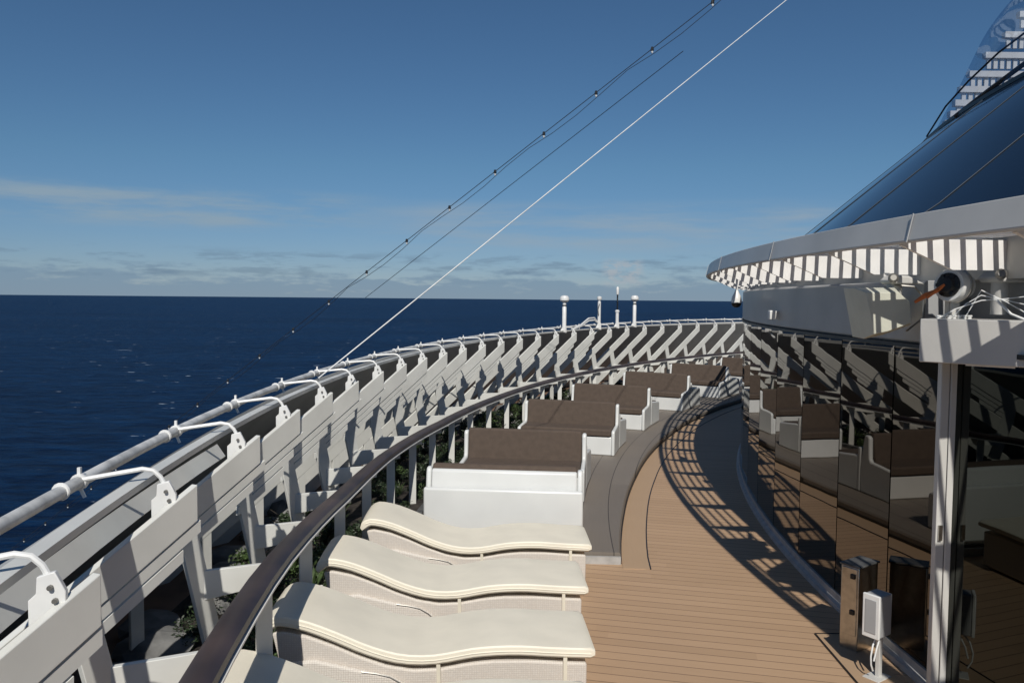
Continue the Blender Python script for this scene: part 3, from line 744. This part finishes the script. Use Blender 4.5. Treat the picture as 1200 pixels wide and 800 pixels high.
# round floodlight
q0 = at(1113, 334, 5.1)
ax = Vector((-1, -.55, .05)).normalized()
fl = empty('floodlight', q0, label='round white floodlight with black lens and orange strap on top of the right beam', cat='floodlight')
mb = MB(); mb.lathe([(.05, -.17), (.085, -.14), (.105, -.06), (.105, .0), (.10, .012), (.08, .012)], n=28, axis=ax); mb.build('housing', BRIGHT, fl, smooth=True)
mb = MB(); mb.lathe([(.108, -.075), (.112, -.07), (.112, -.055), (.108, -.05)], n=28, axis=ax); mb.build('band', STEEL, fl, smooth=True)
mb = MB(); mb.lathe([(.078, 0.0), (.078, .02), (.055, .028), (.045, .05), (.02, .055)], n=24, axis=ax)
for i in range(6):
    a_ = i * math.pi / 3; e1 = ax.cross(Vector((0, 0, 1))).normalized(); e2 = ax.cross(e1)
    mb.bar(ax * .03 + (e1 * math.cos(a_) + e2 * math.sin(a_)) * .03, ax * .028 + (e1 * math.cos(a_) + e2 * math.sin(a_)) * .075, .012, .02)
mb.build('lens', BLACK, fl, smooth=True)
mb = MB(); mb.bar((.06, .04, -.08), (.06, .04, -.26), .05, .03); mb.bar((.06, .12, -.0), (.06, .12, -.26), .02, .05); mb.build('stand', FASC_W, fl, bevel=.004)
mb = MB(); a_ = ax * .05; e_ = at(1072, 354, 5.2) - q0
pts = [a_, a_.lerp(e_, .3) + Vector((0, 0, -.008)), a_.lerp(e_, .65) + Vector((0, 0, .004)), e_]
mb.tube(pts, [.010, .014, .017, .009], 8); mb.tube([pts[1] + Vector((0, -.02, .01)), pts[2] + Vector((0, -.02, -.012))], .012, 6)
mb.build('strap', ORANGE, fl, smooth=True)
# mushroom vents
for i, (px, py, lb) in enumerate(((1048, 333, 'low white vent cowl beside the cream lamp cover'), (1172, 331, 'white vent cowl with slanting lid right of the round floodlight'))):
    q0 = at(px, py, 5.5 if i == 0 else 5.0)
    v = empty('vent_cowl', q0, label=lb, cat='vent', group='white vent cowls under the canopy')
    mb = MB(); mb.lathe([(.05, -.20), (.05, .0), (.06, .02)], n=16); mb.build('stem', FASC_W, v, smooth=True)
    mb = MB(); s = 1.0 if i else .8
    mb.prism([Vector((-.09, -.1, .03)) * s, Vector((-.04, -.1, .075)) * s, Vector((.08, -.1, .07)) * s, Vector((.22, -.1, .0)) * s, Vector((-.07, -.1, .0)) * s], (0, .2 * s, 0)); mb.build('lid', FASC_W, v, bevel=.012, segs=3)
    mb = MB(); mb.lathe([(.03, 0), (.034, .02), (.02, .035)], Vector((-.065, -.105, .045)) * s, 12, axis=(-.3, -1, .2)); mb.build('knob', BOLT, v, smooth=True)
# upright panels / wall behind equipment
mb = MB(); a = Vector((2.86, 5.15, 2.3)); c = Vector((4.2, 3.9, 2.3))
# vertical partition right
# electrical cables on the beam
cb = empty('cable_bundle', at(1150, 372, 4.9), label='bundle of white cables looping over the top of the right beam', cat='cables')
o_ = cb.location
for i in (0, 2, 4):
    mb = MB(); dy = i * 5
    mb.tube([at(1092 + i * 9, 377, 4.95) - o_, at(1120 + i * 6, 362 - i * 3, 4.9) - o_, at(1150, 352 - i * 3, 4.85) - o_, at(1180, 350 - i * 4 + dy, 4.8) - o_, at(1215, 346 + dy * 1.4, 4.7) - o_], .0035, 6)
    mb.build('cable', WIREW, cb, smooth=True)
mb = MB(); mb.tube([at(1168, 352, 4.75) - o_, at(1185, 368, 4.7) - o_, at(1210, 378, 4.6) - o_], .008, 6); mb.build('thick_cable', WIREW, cb, smooth=True)
mb = MB()
for i in range(7): 
    p = at(1100 + i * 6, 373, 4.95) - o_; mb.lathe([(.012, -.03), (.012, .01), (.016, .012), (.016, .02)], p, 10)
mb.build('glands', BRIGHT, cb, smooth=True)

# stainless cabinet
q0 = atz(1004, 765, 0)
sc = empty('steel_cabinet', q0, R_(30), label='slim upright stainless steel cabinet standing at the foot of the glass wall', cat='cabinet')
mb = MB(); mb.box((0, 0, .0), (.25, .145, .635)); mb.build('body', STEEL, sc, bevel=.005)
mb = MB(); mb.box((.008, .012, .12), (-.009, .134, .625)); mb.build('door', STEEL, sc, bevel=.003)
for z in (.28, .55):
    mb = MB(); mb.box((-.022, .025, z), (-.009, .06, z + .035)); mb.build('lock', BLACK, sc, bevel=.003)
mb = MB(); mb.box((-.01, -.01, .637), (.26, .155, .65)); mb.build('cap', KERB, sc, bevel=.003)
sc.rotation_euler.z = R_(35)
# white box on post
q0 = at(1033, 700, 5.3); q0.z = 0
wb = empty('outlet_box', q0, R_(35), label='small grey outlet box with white front on a short post beside the steel cabinet', cat='outlet box')
mb = MB(); mb.box((0, 0, .31), (.14, .12, .60)); mb.build('body', GREY_F, wb, bevel=.01, segs=3)
mb = MB(); mb.box((-.022, -.002, .305), (.0, .122, .605)); mb.build('front', BRIGHT, wb, bevel=.006, segs=3)
mb = MB(); mb.box((-.026, .02, .34), (-.0225, .10, .57)); mb.build('grille', GREY_F, wb, bevel=.003)
mb = MB(); mb.box((.07, .04, 0), (.11, .07, .31)); mb.box((.0, .0, 0), (.16, .12, .012)); mb.build('post', FASC_W, wb, bevel=.003)
mb = MB(); mb.tube([(.05, .06, .31), (.03, .05, .29), (.0, .05, .25), (-.02, .05, .18), (-.015, .05, .12), (.01, .05, .07)], .006, 6); mb.tube([(.07, .05, .31), (.06, .04, .28), (.03, .04, .22), (.01, .045, .14)], .006, 6); mb.build('cable', WIREW, wb, smooth=True)

# ------------------------------------------------------------------ stays and light string
def ext(a, c, k): return a + (c - a) * k
a = at(373, 443, 7.6); c = at(922, 0, 12); 
mb = MB(); mb.tube([a, ext(a, c, 1.6)], .0065, 6); tag(mb.build('stay_cable', WIREW, smooth=True), 'taut white stay cable rising from the bulwark pipe to the upper right', 'cable')
a = at(428, 349, 40); c = at(735, 111, 30)
mb = MB(); mb.tube([a, ext(a, c, 1.15)], .013, 5); tag(mb.build('stay_cable', DARKC, smooth=True), 'thin dark stay wire between the white cable and the light string', 'cable')
a = at(-30, 677, 22); c = at(838, 0, 12.5); e = ext(a, c, 1.3)
LS = empty('light_string', a, label='double black cable strung with small lamps across the sky', cat='light string')
d = e - a
for q in (0, 1):
    mb = MB(); pts = []
    for i in range(61):
        t = i / 60; sag = (-.10 * math.sin(math.pi * ((t * 14) % 1)) if q else 0)
        pts.append(d * t + Vector((0, 0, sag - .02 * q)))
    mb.tube(pts, .0065 if q == 0 else .005, 5); mb.build('cable', DARKC, LS, smooth=True)
proto = None
for i in range(28):
    t = (i + .5) / 28
    if i == 0:
        mb = MB(); mb.lathe([(.018, .03), (.025, .0), (.028, -.03)], n=8); proto = mb.build('lamp_clip', BLACK, LS, smooth=True); proto.location = d * t
        mb = MB(); mb.lathe([(.016, -.03), (.02, -.05), (.01, -.07)], n=8); mb.build('bulb', WIREW, proto, smooth=True)
    else:
        o = copy_tree(proto, LS); o.location = d * t

# ------------------------------------------------------------------ plants and rocks
def shrub_mesh(seed, n, rad, hgt, ls, spiky=False):
    rnd = random.Random(seed); mb = MB()
    if spiky:
        for i in range(n):
            a = rnd.uniform(0, 2 * math.pi); tilt = rnd.uniform(.15, 1.15); L = hgt * rnd.uniform(.7, 1.2); w = ls
            dr = Vector((math.cos(a), math.sin(a), 0)); sd = Vector((-math.sin(a), math.cos(a), 0))
            p = [dr * .02, dr * (math.sin(tilt) * L * .5) + Vector((0, 0, math.cos(tilt) * L * .6)), dr * (math.sin(tilt) * L) + Vector((0, 0, math.cos(tilt) * L * .95))]
            mb.add([p[0] - sd * w * .6, p[0] + sd * w * .6, p[1] + sd * w, p[1] - sd * w, p[2]], [(0, 1, 2, 3), (3, 2, 4)])
    else:
        cl = [(rnd.gauss(0, rad * .45), rnd.gauss(0, rad * .45), rnd.uniform(.25, .9) * hgt, rnd.uniform(.3, .5) * rad) for _ in range(9)]
        for i in range(n):
            c = rnd.choice(cl); v = Vector((rnd.gauss(0, 1), rnd.gauss(0, 1), rnd.gauss(0, 1))).normalized() * c[3] * rnd.uniform(.6, 1.15)
            p = Vector(c[:3]) + v
            if p.z < .01: p.z = .01
            e1 = Vector((rnd.gauss(0, 1), rnd.gauss(0, 1), rnd.gauss(0, .5))).normalized(); e2 = e1.cross(Vector((rnd.gauss(0, 1), rnd.gauss(0, 1), 1))).normalized()
            L = ls * rnd.uniform(.7, 1.3)
            mb.add([p - e1 * L, p + e2 * L * .45, p + e1 * L, p - e2 * L * .45], [(0, 1, 2, 3)])
    return mb
def plant(kind, label, seed):
    r = empty('plant', label=label, cat='plant')
    if kind == 'spiky':
        shrub_mesh(seed, 60, .3, .42, .011, True).build('leaves', LEAF2, r, fix=False)
    else:
        m = {'dark': LEAF1, 'mid': LEAF2, 'bright': LEAF3, 'flower': LEAF1}[kind]
        sm = MB(); rnd = random.Random(seed)
        for i in range(7): sm.tube([(0, 0, 0), (rnd.gauss(0, .06), rnd.gauss(0, .06), .15), (rnd.gauss(0, .14), rnd.gauss(0, .14), .32)], [.01, .008, .004], 5)
        sm.build('stems', SOIL, r)
        shrub_mesh(seed, 900, .26, .36, .026).build('leaves', m, r, fix=False)
        if kind == 'flower':
            fm = MB()
            for i in range(16):
                c = Vector((rnd.gauss(0, .13), rnd.gauss(0, .13), rnd.uniform(.25, .42)))
                for k in range(5):
                    a_ = k * 2 * math.pi / 5; e = Vector((math.cos(a_), math.sin(a_), .3)) * .022; sd = Vector((-math.sin(a_), math.cos(a_), 0)) * .009
                    fm.add([c, c + e * .6 + sd, c + e, c + e * .6 - sd], [(0, 1, 2, 3)])
            fm.build('flowers', PETAL, r, fix=False)
    return r
KL = {'dark': 'dark green leafy shrub in the planter behind the handrail', 'mid': 'mid green leafy shrub in the planter behind the handrail', 'bright': 'yellow green shrub in the planter behind the handrail',
      'flower': 'dark shrub dotted with small white flowers in the planter', 'spiky': 'spiky long leaved plant in the planter under the frames'}
protos = {(k, s): None for k in KL for s in (1, 2)}
rnd = random.Random(3)
pu = {}
spots = []
th = -14.0
while th < 56:
    for R0 in (26.66, 26.98, 27.3, 27.62):
        if rnd.random() < (.86 if R0 < 27.2 else .45):
            spots.append((R0 + rnd.uniform(-.1, .1), th + rnd.uniform(-.4, .4)))
    th += .95 if th < 20 else 1.25
for R0, th in spots:
    k = rnd.choices(['dark', 'mid', 'bright', 'flower', 'spiky'], [.42, .2, .035, .12, .22])[0]; s = rnd.choice((1, 2))
    if (k, s) not in pu: o = plant(k, KL[k], hash((len(k), s, 5)) % 1000); pu[(k, s)] = o
    else: o = copy_tree(pu[(k, s)])
    o.location = P(max(R0, 26.72), th, .05); o.rotation_euler.z = rnd.uniform(0, 6.28); sc_ = rnd.uniform(.5, .85); 
    if R0 < 26.8: sc_ *= .8
    o.scale = (sc_, sc_, sc_ * rnd.uniform(.8, 1.15))
    o['group'] = {'dark': 'dark leafy shrubs of the planter', 'mid': 'mid green shrubs of the planter', 'bright': 'yellow green shrubs of the planter', 'flower': 'white flowering shrubs of the planter', 'spiky': 'spiky plants of the planter'}[k]
def rock(seed):
    r2 = random.Random(seed); bm = bmesh.new(); bmesh.ops.create_icosphere(bm, subdivisions=2, radius=.2)
    off = [Vector((r2.gauss(0, 1), r2.gauss(0, 1), r2.gauss(0, 1))).normalized() for _ in range(7)]
    for v in bm.verts:
        for o_ in off:
            dd = v.co.dot(o_)
            if dd > .12: v.co -= o_ * (dd - .12)
        v.co.z *= .6; v.co += Vector((r2.gauss(0, .004), r2.gauss(0, .004), r2.gauss(0, .004)))
    me = bpy.data.meshes.new('rock'); bm.to_mesh(me); bm.free(); me.materials.append(STONE)
    o = bpy.data.objects.new('rock', me); COL.objects.link(o); return o
rp = [rock(i) for i in range(4)]
for i in range(64):
    o = rp[i] if i < 4 else rp[i % 4].copy()
    if i >= 4: COL.objects.link(o)
    th = -13 + i * .8; o.location = P(rnd.uniform(27.72, 28.1), th, .05); o.rotation_euler.z = rnd.uniform(0, 6.28)
    s = rnd.uniform(.8, 1.9); o.scale = (s, s * rnd.uniform(.7, 1.1), s * rnd.uniform(.6, 1))
    tag(o, 'grey angular rock along the outer edge of the planter', 'rock', 'grey rocks edging the planter')

# ------------------------------------------------------------------ light
EL = 43.0; AZX = .012
sun_from = Vector((AZX, -1, 0)).normalized() * math.cos(R_(EL)) + Vector((0, 0, math.sin(R_(EL))))
sd_ = bpy.data.lights.new('sun', 'SUN'); sd_.energy = 4.0; sd_.angle = R_(.53); sd_.color = (1, .955, .88)
so = bpy.data.objects.new('sun', sd_); COL.objects.link(so); so.rotation_euler = (-sun_from).to_track_quat('-Z', 'Y').to_euler(); so.location = (0, 0, 60)
w = bpy.data.worlds.new('World'); S.world = w; w.use_nodes = True; nt = w.node_tree
bg = nt.nodes['Background']; bg.inputs['Strength'].default_value = .085
sky = N(nt, 'ShaderNodeTexSky'); sky.sky_type = 'NISHITA'; sky.sun_disc = False; sky.sun_elevation = R_(EL)
sky.sun_rotation = math.atan2(sun_from.x, sun_from.y); sky.air_density = 1.0; sky.dust_density = 0.0; sky.ozone_density = 3.0; sky.altitude = 50
# clouds in the sky, by direction
tc = N(nt, 'ShaderNodeTexCoord'); sep = N(nt, 'ShaderNodeSeparateXYZ'); nt.links.new(tc.outputs['Generated'], sep.inputs[0])
def math_(op, a, bv=None, c=None):
    n = N(nt, 'ShaderNodeMath', operation=op)
    for i, v in enumerate((a, bv, c)):
        if v is None: continue
        if isinstance(v, (int, float)): n.inputs[i].default_value = v
        else: nt.links.new(v, n.inputs[i])
    return n.outputs[0]
zz = sep.outputs['Z']; az = math_('ARCTAN2', sep.outputs['X'], sep.outputs['Y'])
def cloudlayer(sx, sz, seed, e0, e1, z0, z1, a0=None, aw=None, det=7, rough=.6):
    cb_ = N(nt, 'ShaderNodeCombineXYZ'); nt.links.new(math_('MULTIPLY', az, sx), cb_.inputs[0]); nt.links.new(math_('MULTIPLY', zz, sz), cb_.inputs[1]); cb_.inputs[2].default_value = seed
    n = N(nt, 'ShaderNodeTexNoise'); n.inputs['Scale'].default_value = 1; n.inputs['Detail'].default_value = det; n.inputs['Roughness'].default_value = rough
    nt.links.new(cb_.outputs[0], n.inputs['Vector'])
    def sm(v, a, b_):
        m = N(nt, 'ShaderNodeMapRange', interpolation_type='SMOOTHSTEP'); nt.links.new(v, m.inputs['Value'])
        m.inputs['From Min'].default_value = a; m.inputs['From Max'].default_value = b_; return m.outputs[0]
    f = sm(n.outputs['Fac'], e0, e1)
    zc, zw = (z0 + z1) / 2, (z1 - z0) / 2
    dz = math_('ABSOLUTE', math_('SUBTRACT', zz, zc)); f = math_('MULTIPLY', f, sm(dz, zw, zw * .35))
    if a0 is not None:
        da = math_('ABSOLUTE', math_('SUBTRACT', az, a0)); f = math_('MULTIPLY', f, sm(da, aw, aw * .5))
    return f
mixn = sky.outputs['Color']
def blend(fac, col, amt):
    global mixn
    m = N(nt, 'ShaderNodeMixRGB'); m.inputs['Color2'].default_value = (*col, 1); nt.links.new(math_('MULTIPLY', fac, amt), m.inputs['Fac']); nt.links.new(mixn, m.inputs['Color1']); mixn = m.outputs[0]
mr = N(nt, 'ShaderNodeMapRange'); nt.links.new(zz, mr.inputs['Value']); mr.inputs['From Min'].default_value = 0; mr.inputs['From Max'].default_value = .16
tint = N(nt, 'ShaderNodeMixRGB'); tint.inputs['Color1'].default_value = (.355, .445, .68, 1); tint.inputs['Color2'].default_value = (.39, .55, .66, 1); nt.links.new(mr.outputs[0], tint.inputs['Fac'])
mu = N(nt, 'ShaderNodeMixRGB', blend_type='MULTIPLY'); mu.inputs['Fac'].default_value = 1; nt.links.new(mixn, mu.inputs['Color1']); nt.links.new(tint.outputs[0], mu.inputs['Color2']); mixn = mu.outputs[0]
hs = N(nt, 'ShaderNodeHueSaturation'); hs.inputs['Saturation'].default_value = 1.0; hs.inputs['Value'].default_value = 1.0
nt.links.new(mixn, hs.inputs['Color']); mixn = hs.outputs[0]
blend(cloudlayer(5, 34, 3.1, .36, .62, .070, .130, -.42, .30), (3.2, 4.2, 5.0), .8)      # left wisps
blend(cloudlayer(3.5, 30, 8.4, .36, .72, .05, .125, .18, .42), (3.6, 4.4, 5.1), .8)     # right veil
cb2 = N(nt, 'ShaderNodeCombineXYZ'); nt.links.new(math_('MULTIPLY', az, 16), cb2.inputs[0]); nt.links.new(math_('MULTIPLY', zz, 70), cb2.inputs[1]); cb2.inputs[2].default_value = 1.7
nb = N(nt, 'ShaderNodeTexNoise'); nb.inputs['Scale'].default_value = 1; nb.inputs['Detail'].default_value = 7; nb.inputs['Roughness'].default_value = .6; nt.links.new(cb2.outputs[0], nb.inputs['Vector'])
vv = math_('SUBTRACT', math_('MULTIPLY_ADD', nb.outputs['Fac'], .10, -.022), zz)
mb_ = N(nt, 'ShaderNodeMapRange', interpolation_type='SMOOTHSTEP'); nt.links.new(vv, mb_.inputs['Value']); mb_.inputs['From Min'].default_value = -.006; mb_.inputs['From Max'].default_value = .012
blend(mb_.outputs[0], (2.1, 3.2, 4.4), .75)        # low grey-blue bank along the horizon
blend(cloudlayer(14, 90, 5.2, .50, .64, .015, .06, None, None), (1.5, 2.3, 3.3), .45)
blend(cloudlayer(60, 110, 2.7, .36, .56, .012, .054, .137, .030, 5), (4.4, 4.9, 5.4), .8)    # one small puff
nt.links.new(mixn, bg.inputs['Color'])
# ------------------------------------------------------------------ view
S.view_settings.view_transform = 'Standard'; S.view_settings.look = 'None'; S.view_settings.gamma = 1; S.view_settings.exposure = 0
